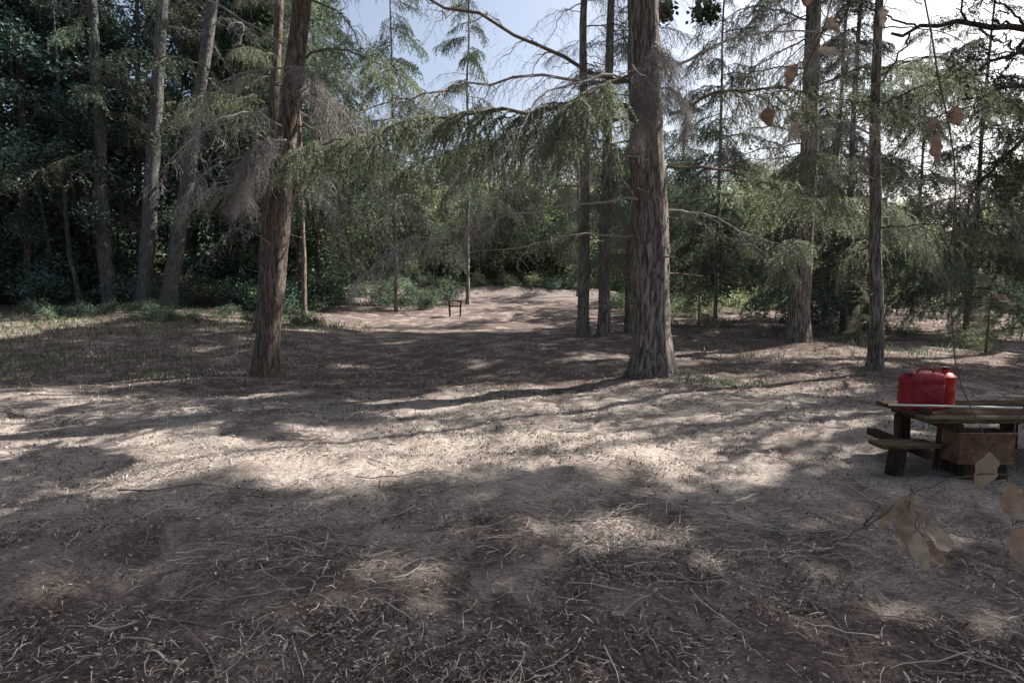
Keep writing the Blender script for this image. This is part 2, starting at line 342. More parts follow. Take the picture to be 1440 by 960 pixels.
def fir(name,x,y,h,r,lean,bark,z0,z1,nb,l0,l1,live,seed,protos=None,flare=.3,azr=None,k=30,amp=.07,wob=.06):
    R=random.Random(seed); zb=h1(x,y); e=empty(name,(x,y,zb)); b=B(); f=trunk(b,h,r,lean,k,70,flare,seed=seed,amp=amp,wob=wob)
    for _ in range(14):
        z=R.uniform(1,min(h,8)); cx,cy,rr=f(z); a=R.uniform(0,6.28); L=R.uniform(.08,.5); d=np.array([math.cos(a),math.sin(a),R.uniform(-.2,.3)])
        p=np.array([cx,cy,z])+d*rr*.7; b.tube([p,p+d*L*.5,p+d*(L+rr)+[0,0,-.05]],[.018,.012,.006],5,0,True)
    obj("trunk",b.mesh("trunk",[bark],True),e)
    for i in range(nb):
        z=z0+(z1-z0)*(i+R.random())/nb; cx,cy,rr=f(z); a=R.uniform(0,6.28) if azr is None else R.uniform(*azr)
        fr=(z-z0)/(z1-z0+1e-6); L=(l0+(l1-l0)*fr)*R.uniform(.55,1.15); lv=R.random()<(live(z) if callable(live) else live)
        me=R.choice((protos or LIVE) if lv else DEADP); s=L/2.5; rot=(R.uniform(-.25,.25),R.uniform(-.12,.28),a); pr=R.random()
        if lv and y<22 and h>3:
            skip=False
            for q_ in (.35,.75):
                C=np.array([x+cx+math.cos(a)*L*q_,y+cy+math.sin(a)*L*q_,zb+z-.2*q_]); hid=C[2]>1.6+.5*max(C[1],.1)
                g=C-S*(C[2]/S[2])
                if blocks_ray(C) or litmap(g[0],g[1],.35):
                    if pr<(.97 if hid else .6): skip=True
            if skip: continue
        obj("bough",me,e,(cx+math.cos(a)*rr*.6,cy+math.sin(a)*rr*.6,z),rot,(s,s*R.uniform(.8,1.1),s))
    TREES.append((x,y,e)); return e,f
PI=math.pi
ec,fc=fir("fir_tree",2.36,9.42,19,.31,(-.045,0),BARK,4.7,15,34,3.2,2.6,lambda z:.35 if z<5.5 else .8,1,azr=(PI*.9,PI*2.3),flare=.38,k=44,amp=.08)
el,fl=fir("fir_tree",-4.66,10.6,17,.22,(.14,0),BARKR,3.3,14,34,2.4,2.4,lambda z:.15 if z<6 else .8,2,flare=.25,k=34)
er,fr_=fir("fir_tree",7.6,15,19,.26,(-.005,0),BARK,1.9,17,80,3.0,2.4,lambda z:.8,3,k=34)
e2,f2=fir("fir_tree",6.3,9.8,11,.115,(-.03,0),BARK,2.2,9,40,1.8,1.8,lambda z:.6,4,k=20,wob=.14)
fir("fir_tree",2.3,18.3,18,.19,(-.01,0),BARK,3.2,16,44,2.4,2.,lambda z:.7,5,k=20)
fir("fir_tree",2.95,18.2,18,.2,(.005,0),BARK,3.0,16,44,2.4,2.,lambda z:.7,6,k=20)
fir("fir_tree",3.85,18.8,14,.12,(0,0),BARK,2.5,13,34,2.,1.6,lambda z:.7,7,k=16)
fir("fir_tree",-7.5,17,17,.2,(.1,0),BARKR,3,15,36,2.4,2.,lambda z:.4 if z<6 else .8,8,k=20)
fir("fir_tree",-14.2,22,24,.29,(.125,0),BARKG,8,22,16,3,2.5,.6,9,protos=FAR,k=24)
fir("fir_tree",-13.3,22,24,.3,(.205,0),BARKG,7,22,16,3,2.5,.6,10,protos=FAR,k=24)
fir("fir_tree",-15.9,22.5,24,.26,(.01,0),BARKG,5,22,26,3,2.5,.9,11,protos=FAR,k=24)
fir("fir_tree",-19.4,23,20,.18,(.03,0),BARKR,4,19,26,3,2.5,.9,12,protos=FAR,k=16)
fir("fir_tree",-16.6,25.5,20,.16,(.05,0),BARKG,4,19,26,3,2.5,.9,13,protos=FAR,k=16)
for i,(x,y,h,z0,nb,l) in enumerate([(-5.5,27,19,3.4,76,3.6),(-2.4,31,20,5,48,3.4),(5.6,27,15,2,50,3),(8.6,24,17,1.5,76,3.2),(10.8,18.5,17,.9,96,3.1),(13.2,24,17,1.2,90,3.4),(16,20,14,1,84,3.2),(9.6,33,13,2,40,3.4),(-9.5,28,22,4,66,3.4),(19,27,14,1.5,60,3.2),(-8.2,22.5,19,4,50,2.8),(4.2,36,13,3,34,3.2)]):
    fir("fir_tree",x,y,h,.09+.02*(i%3),(random.uniform(-.02,.02),0),random.choice([BARK,BARKR]),z0,h-.6,nb,l,.7,.85,30+i,protos=FAR,k=14)
for i,(x,y,h) in enumerate([(8.7,14.2,1.7),(6.9,21,3.4),(13.2,16.5,3.2),(11.4,13.6,1.4)]):
    fir("young_fir_tree",x,y,h,.03,(0,0),TWIG,.15,h,26 if h<2 else 42,h*.36,.15,1,60+i,flare=.2,k=8)

def custom(name,e,ctrl,r0,live,sec,ns,ntt,seed,**kw):
    b=B(); o=np.array(e.location); bough(b,np.array(ctrl)-o,r0,live,sec,ns,ntt,np.random.default_rng(seed),**kw)
    obj(name,b.mesh(name,[TWIG,NEED] if live else [DEAD]),e)
NK=dict(nd=150,nw=.0045,nl=.036)
custom("long_bough",ec,[(2.1,9.3,4.45),(.6,8.9,4.25),(-1.2,8.6,4.0),(-3.1,8.3,3.5)],.04,1,1.1,54,14,201,hang=1.1,s0=.2,nd=170,nw=.005,nl=.038)
custom("long_bough",ec,[(2.1,9.3,4.2),(1.0,9.4,4.1),(-.4,9.5,3.9),(-1.9,9.6,3.4)],.035,1,1.0,40,12,202,hang=1.2,s0=.15,**NK)
custom("long_bough",ec,[(2.1,9.2,4.9),(1.4,8.5,4.5),(.9,7.9,4.0),(.6,7.5,3.45)],.03,1,.7,26,10,203,hang=1.2,s0=.3,**NK)
custom("dead_limb",ec,[(2.1,9.3,4.7),(.4,9.2,4.8),(-1.4,9.3,4.6),(-2.7,9.4,4.2)],.03,0,.9,34,10,212,hang=1.2,s0=.2)
custom("dark_limb",ec,[(2.1,9.3,4.6),(.4,9.0,5.2),(-1.8,8.8,6.0),(-3,8.7,6.3)],.035,.4,.8,26,7,204,curl=.5,nd=60)
custom("dead_limb",ec,[(2.1,9.3,2.95),(.8,8.9,2.8),(-.6,8.6,2.45),(-1.7,8.4,2.15),(-2.3,8.3,1.5)],.02,0,.7,38,9,205,curl=.7,s0=.35,hang=1.2)
custom("dead_limb",ec,[(2.1,9.4,2.35),(1.2,9.2,2.4),(.2,9.0,2.2),(-1.5,8.7,2.05)],.015,0,.5,14,5,206,curl=.6)
custom("dead_limb",ec,[(2.1,9.3,3.9),(1.0,9.6,3.7),(0,9.8,3.2),(-.9,9.9,2.4)],.02,0,1.0,34,10,207,curl=.7,hang=1.4)
custom("dead_limb",ec,[(2.1,9.3,3.6),(1.0,8.9,3.7),(-.4,8.8,3.5),(-1.9,8.8,2.9)],.018,0,.9,34,10,213,curl=.6,hang=1.6,droop=.8)
custom("long_bough",ec,[(2.5,9.4,3.5),(3.6,9.6,3.45),(4.8,9.8,3.1),(5.6,10,2.7)],.028,.9,.7,24,9,208,hang=.9,s0=.3,**NK)
custom("long_bough",ec,[(2.5,9.4,4.3),(3.4,9.2,4.6),(4.6,9.0,4.5),(5.8,8.8,4.1)],.03,.9,.8,28,9,209,hang=.9,s0=.25,**NK)
custom("dead_limb",ec,[(2.5,9.4,5.0),(3.4,9.3,5.4),(4.4,9.2,5.5),(5.4,9.1,5.2)],.025,0,.8,28,8,215,curl=.5,hang=1.1)
custom("dead_limb",ec,[(2.5,9.4,2.8),(3.3,9.7,2.75),(4.3,10,2.4),(5,10.2,2.2)],.017,0,.6,18,6,210,curl=.6)
custom("lichen_spray",ec,[(2.2,9.15,5.3),(2.2,8.95,5.1),(2.05,8.85,4.6),(1.9,8.8,4.0)],.02,0,.55,90,16,211,curl=.8,hang=1.5,droop=1.0)
custom("lichen_spray",ec,[(2.3,9.1,4.6),(2.45,8.9,4.5),(2.6,8.8,4.2),(2.6,8.8,3.8)],.014,0,.3,40,12,214,curl=.8,hang=1.5,droop=1.0)
custom("lichen_spray",el,[(-4.0,10.4,4.15),(-4.3,10.2,4.05),(-4.6,10.1,3.7),(-4.7,10.0,3.1)],.02,0,.55,130,16,221,curl=.8,hang=1.3,droop=.9)
custom("lichen_spray",el,[(-3.9,10.4,5.3),(-3.6,10.2,5.3),(-3.2,10.1,4.9),(-3.1,10.0,4.2)],.016,0,.5,60,14,229,curl=.8,hang=1.5,droop=1.)
custom("dead_limb",el,[(-4.0,10.5,5.4),(-4.9,10.3,5.2),(-5.5,10.2,4.4),(-5.5,10.1,3.3)],.018,0,.5,36,9,222,curl=.6,hang=1.2)
custom("dead_limb",el,[(-3.9,10.5,4.8),(-3.3,10.3,4.9),(-2.6,10.2,4.3),(-2.4,10.1,3.3)],.018,0,.6,30,9,223,curl=.6,hang=1.2)
custom("dead_limb",el,[(-3.8,10.5,3.2),(-3.5,10.3,3.3),(-3.1,10.2,2.7),(-3.0,10.1,2.2)],.014,0,.4,26,9,224,curl=.8,hang=1.2)
custom("dead_limb",el,[(-4.0,10.5,5.8),(-5.2,10.2,6.4),(-6.6,10,6.6),(-7.6,9.9,6.4)],.022,0,.7,24,6,225,curl=.5)
custom("dead_limb",el,[(-4.3,10.4,2.3),(-4.9,10.3,2.6),(-5.4,10.3,2.2),(-5.8,10.2,1.8)],.012,0,.4,12,4,226,curl=.6)
custom("long_bough",el,[(-3.8,10.6,5.6),(-3.2,10.9,5.9),(-2.2,11.2,5.6),(-1.2,11.4,5.0)],.026,.9,.9,28,9,227,hang=1.2,**NK)
custom("long_bough",er,[(7.4,14.8,4.6),(7.0,13.8,4.7),(6.6,12.8,4.2),(6.4,12.0,3.4)],.03,1,1.,36,12,231,hang=1.1,**NK)
custom("long_bough",er,[(7.7,14.8,3.6),(8.3,13.9,3.7),(8.8,13.2,3.2),(9.1,12.6,2.4)],.03,1,1.,36,12,232,hang=1.1,**NK)
custom("long_bough",er,[(7.4,14.8,2.6),(6.9,14.2,2.7),(6.5,13.6,2.4),(6.2,13.2,1.8)],.025,1,.7,26,10,233,hang=1.1,**NK)
custom("long_bough",er,[(7.7,15,6.6),(8.9,14.6,6.9),(10.2,14.2,6.6),(11.4,13.8,5.9)],.03,1,1.1,36,11,234,hang=1.1,**NK)
custom("long_bough",e2,[(6.2,9.8,4.6),(6.9,9.6,4.9),(7.6,9.4,4.7),(8.2,9.2,4.2)],.022,.9,.8,26,9,235,hang=1.1,**NK)
custom("dead_limb",e2,[(6.15,9.8,4.0),(5.4,9.7,4.3),(4.7,9.5,4.1),(4.1,9.4,3.6)],.02,0,.7,26,8,236,curl=.6,hang=1.2)
custom("dead_limb",e2,[(6.15,9.8,3.2),(6.9,9.5,3.3),(7.6,9.3,3.0),(8.1,9.1,2.4)],.018,0,.7,26,8,237,curl=.6,hang=1.2)

# ------------------------------------------------------------ broadleaf clumps
def clump(seed,nl,size,sub=14,flat=.75,wr=.24):
    R=np.random.default_rng(seed); c=R.normal(0,1,(sub,3)); c/=np.linalg.norm(c,axis=1)[:,None]; c*=(R.random(sub)**.4*.75)[:,None]; c[:,2]*=flat
    b=B(); p=c[R.integers(0,sub,nl)]+R.normal(0,.17,(nl,3)); d=R.normal(0,1,(nl,3)); d[:,2]-=.4; d/=np.linalg.norm(d,axis=1)[:,None]
    s=np.cross(d,R.normal(0,1,(nl,3))); s/=np.linalg.norm(s,axis=1)[:,None]; L=(size*(.6+.8*R.random(nl)))[:,None]
    v=np.stack([p,p+d*L*.45+s*L*wr,p+d*L,p+d*L*.45-s*L*wr],1); b.add(v,np.arange(nl*4).reshape(-1,4),0)
    for q_ in c:
        b.tube([(0,0,-.3),q_*.5+R.normal(0,.05,3),q_],[.02,.012,.005],3,1)
    return b
CL={}
for key,mt in (('d',LDK),('m',LMD),('o',LLT)):
    CL[key]=[clump(300+i,600,.11).mesh("leaf_clump",[mt,TWIG]) for i in range(4)]
CAN=[clump(330+i,330,.26,18,.5,.36).mesh("shade_canopy_clump",[CANL,TWIG]) for i in range(3)]
forest=empty("distant_forest")
def leafytree(x,y,h,cr,n,key,zmin=1.0,seed=0,parent=None,trunkr=.15,sc=1.0):
    R=random.Random(seed); zb=h1(x,y); b=B(); lx=R.uniform(-.06,.06)
    f=trunk(b,h*.9,trunkr,(lx,0),9,12,.3,seed=seed,wob=.3)
    for i in range(n):
        a=R.uniform(0,6.28); zz=R.random()**.9; z=zmin+(h-zmin)*zz; prof=math.sin(math.pi*min(1,.12+.88*zz)**.9)*.8+.3
        rad=cr*prof*R.random()**.45; cx,cy,_=f(min(z,h*.85)); px=cx+rad*math.cos(a); py=cy+rad*math.sin(a)
        if i%4==0: 
            q0=f(max(z-rad*.6,.5)); b.tube([(q0[0],q0[1],max(z-rad*.6,.5)),((q0[0]+px)/2,(q0[1]+py)/2,z-rad*.15),(px,py,z)],[.05,.03,.015],4)
        s=sc*R.uniform(.6,1.25)
        obj("leaves",R.choice(CL[key]),parent,(x+px,y+py,zb+z),(R.uniform(-.5,.5),R.uniform(-.5,.5),R.uniform(0,6.28)),(s*1.15,s*1.15,s*.85))
    obj("trunk",b.mesh("trunk",[BARKG],True),parent,(x,y,zb))
R=random.Random(99); sd=400
for i in range(26):
    x=-9.5-i*.95+R.uniform(-1,1); y=R.uniform(25,33); sd+=1
    leafytree(x,y,R.uniform(14,23),R.uniform(2.4,3.6),38,'d' if R.random()<.7 else 'm',.8,sd,forest,.14,1.6)
for i in range(10):
    x=-17-i*1.5; y=R.uniform(15,22) if x<-19 else R.uniform(20,24); sd+=1
    leafytree(x,y,R.uniform(10,18),2.5,40,'d',.6,sd,forest,.1,1.2)
for i in range(34):
    x=-16+i+R.uniform(-1,1); y=R.uniform(42,52); sd+=1
    leafytree(x,y,R.uniform(7,12),R.uniform(2.4,3.4),22,R.choice('dmo'),.5,sd,forest,.14,1.8)
for i in range(26):
    x=R.uniform(12,48); y=R.uniform(32,52); sd+=1
    leafytree(x,y,R.uniform(5,10),R.uniform(2.2,3.2),20,R.choice('moo'),.5,sd,forest,.12,1.6)
for i in range(200):
    x=R.uniform(-75,45); y=R.uniform(50,80) if x>-30 else R.uniform(30,75); s=R.uniform(2,3.6)
    obj("leaves",R.choice(CL[R.choice('dmm')]),forest,(x,y,h1(x,y)+R.uniform(.6,6)*(1 if x<0 else .5)),(R.uniform(-.3,.3),R.uniform(-.3,.3),R.uniform(0,6.28)),(s,s,s))
und=empty("undergrowth")
def shrub(x,y,s,key): 
    z=h1(x,y); obj("leaves",R.choice(CL[key]),und,(x,y,z+s*.5),(R.uniform(-.3,.3),R.uniform(-.3,.3),R.uniform(0,6.28)),(s,s,s*.8))
for i in range(220):
    x=R.uniform(-32,-8.5); y=R.uniform(22.5,29) if x>-22 else R.uniform(18,27); shrub(x,y,R.uniform(.4,1.5),R.choice('ddmm'))
for i in range(90): shrub(R.uniform(-19,-7),R.uniform(18.5,23),R.uniform(.12,.55),R.choice('dmm'))
for i in range(120): shrub(R.uniform(-12,10),R.uniform(41,46),R.uniform(.6,1.8),R.choice('dmo'))
for i in range(40): shrub(R.uniform(-9,-3.2),R.uniform(27,38),R.uniform(.4,1.1),R.choice('dmm'))
for i in range(34): shrub(R.uniform(-6,6),R.uniform(38,41),R.uniform(.3,1.0),R.choice('dmmo'))
for i in range(120): shrub(R.uniform(9,38),R.uniform(26,36),R.uniform(.4,1.3),R.choice('moo'))
for i in range(34): shrub(R.uniform(5,9.5),R.uniform(24,34),R.uniform(.4,1.1),R.choice('moo'))
for i in range(30): shrub(R.uniform(11.5,20),R.uniform(11,20),R.uniform(.25,.7),R.choice('mo'))

# ------------------------------------------------------------ oak at right
eo=empty("oak_tree",(10.2,9.2,h1(10.2,9.2))); b=B(); trunk(b,6.5,.34,(-.05,0),24,40,.3,seed=44,wob=.3,top=.5)
OB=m_bark("oak_bark",(.03,.026,.024),(.09,.08,.07),(.2,.18,.16))
def limb(pts,r,ns,seed,dep=0):
    P=smooth_path(pts,18); RR=np.random.default_rng(seed); P[1:]+=RR.normal(0,.03,(17,3)); b.tube(P,r*np.linspace(1,.25,18),7)
    for i in range(ns):
        s=.2+.8*(i+RR.random())/ns; p,T=interp(P,min(s,.999)); d=T*.6+RR.normal(0,.5,3); d/=np.linalg.norm(d); L=(1.4 if dep==0 else .6)*RR.uniform(.4,1.1)
        Q=[p,p+d*L*.35,p+d*L*.7+RR.normal(0,.08,3),p+d*L+[0,0,-.15*L]+RR.normal(0,.08,3)]
        if dep<2: limb(Q,r*.32*(1.1-.5*s) if dep==0 else r*.45,8 if dep==0 else 5,seed*31+i,dep+1) 
O=np.array([10.2,9.2,h1(10.2,9.2)])
for i,(pts,r) in enumerate([([(9.9,9.2,4.2),(8.6,9.1,5.2),(7.2,9,5.5),(5.6,8.8,5.3)],.08),([(10,9.2,3.6),(8.8,9,4.3),(7.9,8.8,4.6),(6.6,8.7,4.3)],.065),([(10,9,5.4),(8.6,8.6,6),(7.4,8.2,5.4),(6.7,8,4.6)],.07),([(10,9.2,4.0),(8.9,10,4.1),(8.4,10.6,3.2),(8.5,10.8,2.4)],.05),([(10,9.4,5.0),(9.2,10,5.6),(8.2,10.6,5.4),(7.2,11,4.8)],.05)]):
    limb(np.array(pts)-O,r,9,700+i)
obj("trunk_and_limbs",b.mesh("oak",[OB],True),eo)
for i in range(26):
    x=R.uniform(7.4,12); y=R.uniform(8.5,12); z=R.uniform(4.6,8.5); s=R.uniform(.25,.45)
    obj("leaves",R.choice(CL['m']),eo,(x-O[0],y-O[1],z-O[2]),(0,0,R.uniform(0,6.28)),(s,s,s*.8))

# ------------------------------------------------------------ high canopy: clumps and off-view trees added, shaped to shade around the sun gaps
hosts=[(13.5,9.5),(17,14),(21,10),(12,5),(20,18),(25,15),(15,1),(19,5),(23,23),(2.36,9.42),(7.6,15),(10.8,18.5),(16,20)]
HE=[]
for (x,y) in hosts:
    near=[t_ for t_ in TREES if abs(t_[0]-x)+abs(t_[1]-y)<.2]
    if near: HE.append(near[0][2])
    else:
        e=empty("fir_tree",(x,y,h1(x,y))); b=B(); trunk(b,19,.27,(0,0),16,40,.3,seed=int(x*7)); obj("trunk",b.mesh("trunk",[BARK],True),e); HE.append(e)
limbs=[B() for _ in hosts]
ct=0
for gx in np.arange(-13,14,.86):
    for gy in np.arange(.5,28,.86):
        tx=gx+R.uniform(-.35,.35); ty=gy+R.uniform(-.35,.35)
        if litmap(tx,ty,.6): continue
        if ty>4.4 and R.random()<(.02 if ty<11 else .1): continue
        best=None
        for _ in range(14):
            hh=R.uniform(6.5,18); C=np.array([tx,ty,0])+S/S[2]*hh
            ds=[math.hypot(C[0]-a,C[1]-b_) for a,b_ in hosts]; j=int(np.argmin(ds)); cost=ds[j]
            if C[1]>0 and (hh-1.6)/C[1]<.52 and abs(C[0])/C[1]<.95: cost+=8
            if blocks_ray(C): cost+=100
            if best is None or cost<best[0]: best=(cost,C,j,hh)
        if best[0]>50: continue
        if best[0]>8 and ty>20: continue
        _,C,j,hh=best; e=HE[j]; o=np.array(e.location); s=R.uniform(.7,.9)
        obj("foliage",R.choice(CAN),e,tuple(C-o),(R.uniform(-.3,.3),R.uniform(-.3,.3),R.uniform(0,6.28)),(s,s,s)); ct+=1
        q_=C-o
        if R.random()<.35 and math.hypot(q_[0],q_[1])<3.2:
            limbs[j].tube([(0,0,max(q_[2]-.8,3)),q_*[.5,.5,1]+[0,0,-.3],q_],[.045,.03,.012],4)
for e,b in zip(HE,limbs):
    if b.n: obj("limbs",b.mesh("limbs",[BARK]),e)
# unseen trees added around and behind the viewpoint; their crowns cut the sky light
for i,(x,y) in enumerate([(-9,-2),(-4,-6),(3,-5),(9,-3),(-14,4),(-11,9.5),(-1.5,-10),(7,-9),(-8,-9)]):
    e=empty("fir_tree",(x,y,h1(x,y))); b=B(); h_=R.uniform(15,18); trunk(b,h_,.25,(0,0),16,40,.3,seed=900+i)
    for j in range(46):
        z=R.uniform(5,h_); rad=4.6*(1.05-(z-5)/(h_-3))*R.random()**.5; a=R.uniform(0,6.28); C=np.array([x+rad*math.cos(a),y+rad*math.sin(a),z])
        if C[1]>.3 and (C[2]-1.6)/C[1]<.55 and abs(C[0])/C[1]<1.1: continue
        g=C-S*(C[2]/S[2])
        if litmap(g[0],g[1],.9): continue
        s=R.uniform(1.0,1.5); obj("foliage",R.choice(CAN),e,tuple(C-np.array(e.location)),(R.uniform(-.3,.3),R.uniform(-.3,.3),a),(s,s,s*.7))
        if j%3==0: b.tube([(0,0,z-rad*.3),(rad*.5*math.cos(a),rad*.5*math.sin(a),z-.1),(rad*math.cos(a),rad*math.sin(a),z)],[.05,.03,.012],4)
    obj("trunk",b.mesh("trunk",[BARK],True),e)
print("canopy",ct)
# ---- open the sun gaps: remove boughs that stand between the sun and the sunlit spots
t0=time.time(); bpy.context.view_layer.update(); dg=bpy.context.evaluated_depsgraph_get()
pts=[]
for gx in np.arange(-5,11,.36):
    for gy in np.arange(4.4,15,.3):
        x=gx+R.uniform(-.12,.12); y=gy+R.uniform(-.1,.1)
        if y>10 and R.random()<.6: continue
        if litmap(x,y,.0): pts.append(Vector((x,y,h1(x,y)+.1)))
for Lp,Lr in RAYS:
    for _ in range(14): pts.append(Vector(Lp)+Vector([R.uniform(-.4,.4)*Lr for _ in range(3)])+Vector(S)*.9)
Sv=Vector(S); hits={}
for p in pts:
    q_=p.copy(); seen=set()
    for _ in range(26):
        ok,loc,nor,fi,ob,mt=scene.ray_cast(dg,q_,Sv,distance=60)
        if not ok: break
        nm=ob.name
        if nm not in seen: seen.add(nm); hits[nm]=hits.get(nm,0)+1; q_=loc+Sv*.25
        else: q_=loc+Sv*.5
    if time.time()-t0>45: break
rem=0
for nm,c_ in hits.items():
    base=nm.split('.')[0]
    if base not in("bough","foliage","leaves"): continue
    ob=bpy.data.objects[nm]; L_=ob.matrix_world.translation; hid=L_[2]>1.6+.53*max(L_[1],.1) or abs(L_[0])>.95*L_[1]
    if (hid and c_>=(2 if base=="foliage" else 1)) or c_>=4: bpy.data.objects.remove(ob); rem+=1
print("gap points",len(pts),"removed",rem,"time",time.time()-t0)

# ------------------------------------------------------------ table group
def boxo(name,size,loc,mat,parent,rot=(0,0,0),bev=.006):
    b=B(); sx,sy,sz=[q_/2 for q_ in size]
    v=[(x,y,z) for x in(-sx,sx) for y in(-sy,sy) for z in(-sz,sz)]
    b.add(v,[(0,1,3,2),(4,6,7,5),(0,4,5,1),(2,3,7,6),(0,2,6,4),(1,5,7,3)]); o=obj(name,b.mesh(name,[mat]),parent,loc,rot)
    md=o.modifiers.new("bev","BEVEL"); md.width=bev; md.segments=2; return o
WOOD=m_flat("weathered_wood",(.035,.024,.018),(.13,.09,.065),6,.95,.8,.05,sc=(1,9,9)); MOSSW=m_flat("mossy_wood",(.045,.036,.022),(.18,.135,.09),7,.95,.6,.05,sc=(1,6,6))
POST=m_flat("old_post_wood",(.025,.018,.015),(.1,.075,.06),7,.95,.8,.05,sc=(8,8,1))
tz=h1(4.5,5.0); te=empty("picnic_table",(4.92,5.1,tz-.03))
for i in range(4): boxo("top_plank",(2.9-.05*(i%3),.185,.04),(.05+.03*(i%2),-.31+.2*i,.475+.003*(i%2)),MOSSW if i==0 else WOOD,te,(0,0,.004*i))
for x in (-1.15,0,1.2): boxo("cross_beam",(.09,.8,.07),(x,0,.417),POST,te)
for x in(-1.15,-.12,1.2):
    for y in(-.25,.28): boxo("leg",(.1,.1,.5),(x,y,.13),POST,te,(0,.06 if y<0 else -.05,0))
boxo("seat",(.5,.2,.035),(-1.58,-.36,.27),MOSSW,te,(0,0,.06)); boxo("seat_leg",(.07,.14,.34),(-1.62,-.33,.08),POST,te,(0,.12,0))
boxo("seat_support",(.07,.8,.07),(-1.45,-.1,.215),POST,te)
RED=m_flat("red_paint",(.2,.012,.022),(.36,.03,.04),14,.65,.2,.25); RED2=m_flat("bright_red",(.4,.016,.016),(.55,.03,.03),10,.5,.1,.35); BLK=m_flat("black_plastic",(.02,.02,.02),(.04,.04,.04),20,.5)
def loft(b,secs,m=0):
    ring=len(secs[0]); V=np.array(secs); n=len(secs); i=np.arange(n-1)[:,None]*ring; j=np.arange(ring)[None,:]; j2=(j+1)%ring
    b.add(V.reshape(-1,3),np.stack([i+j,i+j2,i+ring+j2,i+ring+j],-1).reshape(-1,4),m)
    b.add(np.array(secs[-1]),[list(range(ring))],m); b.add(np.array(secs[0]),[list(range(ring))[::-1]],m)
def rr(cx,cy,z,a,c,r,n=6):
    out=[]
    for (sx,sy,st) in((1,1,0),(-1,1,PI/2),(-1,-1,PI),(1,-1,1.5*PI)):
        for q_ in range(n):
            an=st+PI/2*q_/(n-1); out.append((cx+sx*(a-r)+r*math.cos(an),cy+sy*(c-r)+r*math.sin(an),z))
    return out
gz=tz+.467; ge=empty("gas_can",(3.73,5.12,gz)); b=B(); a,c=.16,.1
prof=[(0,.93),(.012,1),(.03,1),(.035,.97),(.05,.97),(.055,1),(.22,1),(.225,.97),(.24,.97),(.245,1),(.275,1)]
secs=[rr(0,0,z,a*s,c*s,.028) for z,s in prof]
secs+=[rr(.012,0,.297,a*.93,c*.93,.028),rr(.024,0,.32,a*.82,c*.8,.025),rr(.028,0,.325,a*.78,c*.72,.022)]; loft(b,secs)
hp=smooth_path([(-.05,0,.315),(-.03,0,.36),(.03,0,.367),(.1,0,.36),(.115,0,.32)],14); b.tube(hp,.009,8,0,True)
b.tube([(-.12,0,.265),(-.128,0,.3),(-.13,0,.312)],[.024,.024,.024],14,0,True); b.tube([(-.13,0,.31),(-.131,0,.33)],[.028,.028],14,1,True)
b.tube([(-.11,-.1,.075),(0,-.104,.14),(.11,-.1,.205)],.006,6); b.tube([(-.11,-.1,.205),(0,-.1035,.14),(.11,-.1,.075)],.006,6)
obj("body",b.mesh("gas_can",[RED,BLK],True),ge,(0,0,0),(0,0,.12)).modifiers.new("es","EDGE_SPLIT").split_angle=math.radians(35)
g2=empty("gas_can",(4.0,5.2,gz)); b=B(); z=np.array([0,.01,.02,.03,.14,.15,.16,.25,.27,.3,.305,.33,.335])*1.05; r_=np.array([.085,.09,.09,.087,.087,.09,.087,.087,.09,.055,.03,.03,.03])
b.tube(np.stack([z*0,z*0,z],1),r_,28,0,True); b.tube(smooth_path([(-.06,0,.29),(-.05,0,.355),(.05,0,.355),(.06,0,.29)],12),.007,8); b.tube([(0,0,.345),(0,0,.37)],[.034,.034],16,1,True)
obj("body",b.mesh("gas_can",[RED2,BLK],True),g2).modifiers.new("es","EDGE_SPLIT").split_angle=math.radians(40)
pe=empty("white_pipe",(3.3,4.9,tz+.545)); b=B(); b.tube([(0,0,0),(.9,-.01,-.02),(2.2,-.03,-.055)],.01,12,0,True); obj("tube",b.mesh("tube",[m_flat("white_pvc",(.55,.55,.52),(.75,.75,.72),6,.5)],True),pe)
boxo("wood_block",(.05,.12,.055),(0.32,0,-.046),WOOD,pe); boxo("wood_block",(.05,.12,.03),(1.5,-.02,-.065),WOOD,pe)
RUST=m_flat("rusty_metal",(.1,.045,.028),(.32,.19,.13),9,.8,.5,.3,.2); re_=empty("rusty_metal_box",(3.95,4.72,tz+.1))
boxo("front",(.46,.008,.26),(0,-.1,.13),RUST,re_,(0,0,0),.002); boxo("back",(.46,.008,.26),(0,.1,.13),RUST,re_,(0,0,0),.002)
boxo("side",(.008,.19,.26),(-.226,0,.13),RUST,re_,(0,0,0),.002); boxo("side",(.008,.19,.26),(.226,0,.13),RUST,re_,(0,0,0),.002)
boxo("bottom",(.44,.19,.008),(0,0,.005),RUST,re_,(0,0,0),.002)
boxo("rim",(.48,.02,.02),(0,-.106,.26),RUST,re_,(0,0,0),.004); boxo("rim",(.48,.02,.02),(0,-.106,.012),RUST,re_,(0,0,0),.004)
boxo("block",(.1,.2,.15),(-.13,0,-.08),POST,re_); boxo("block",(.1,.2,.15),(.15,0,-.08),POST,re_)
z=h1(-2.6,26); fe=empty("wooden_stand",(-2.6,26,z)); boxo("top",(.65,.4,.045),(0,0,.72),WOOD,fe)
for x in(-.25,.25):
    for y in(-.15,.15): boxo("leg",(.05,.05,.8),(x,y,.33),POST,fe,(0,.05*(-1 if x<0 else 1),0))
boxo("brace",(.5,.035,.06),(0,-.19,.48),WOOD,fe)

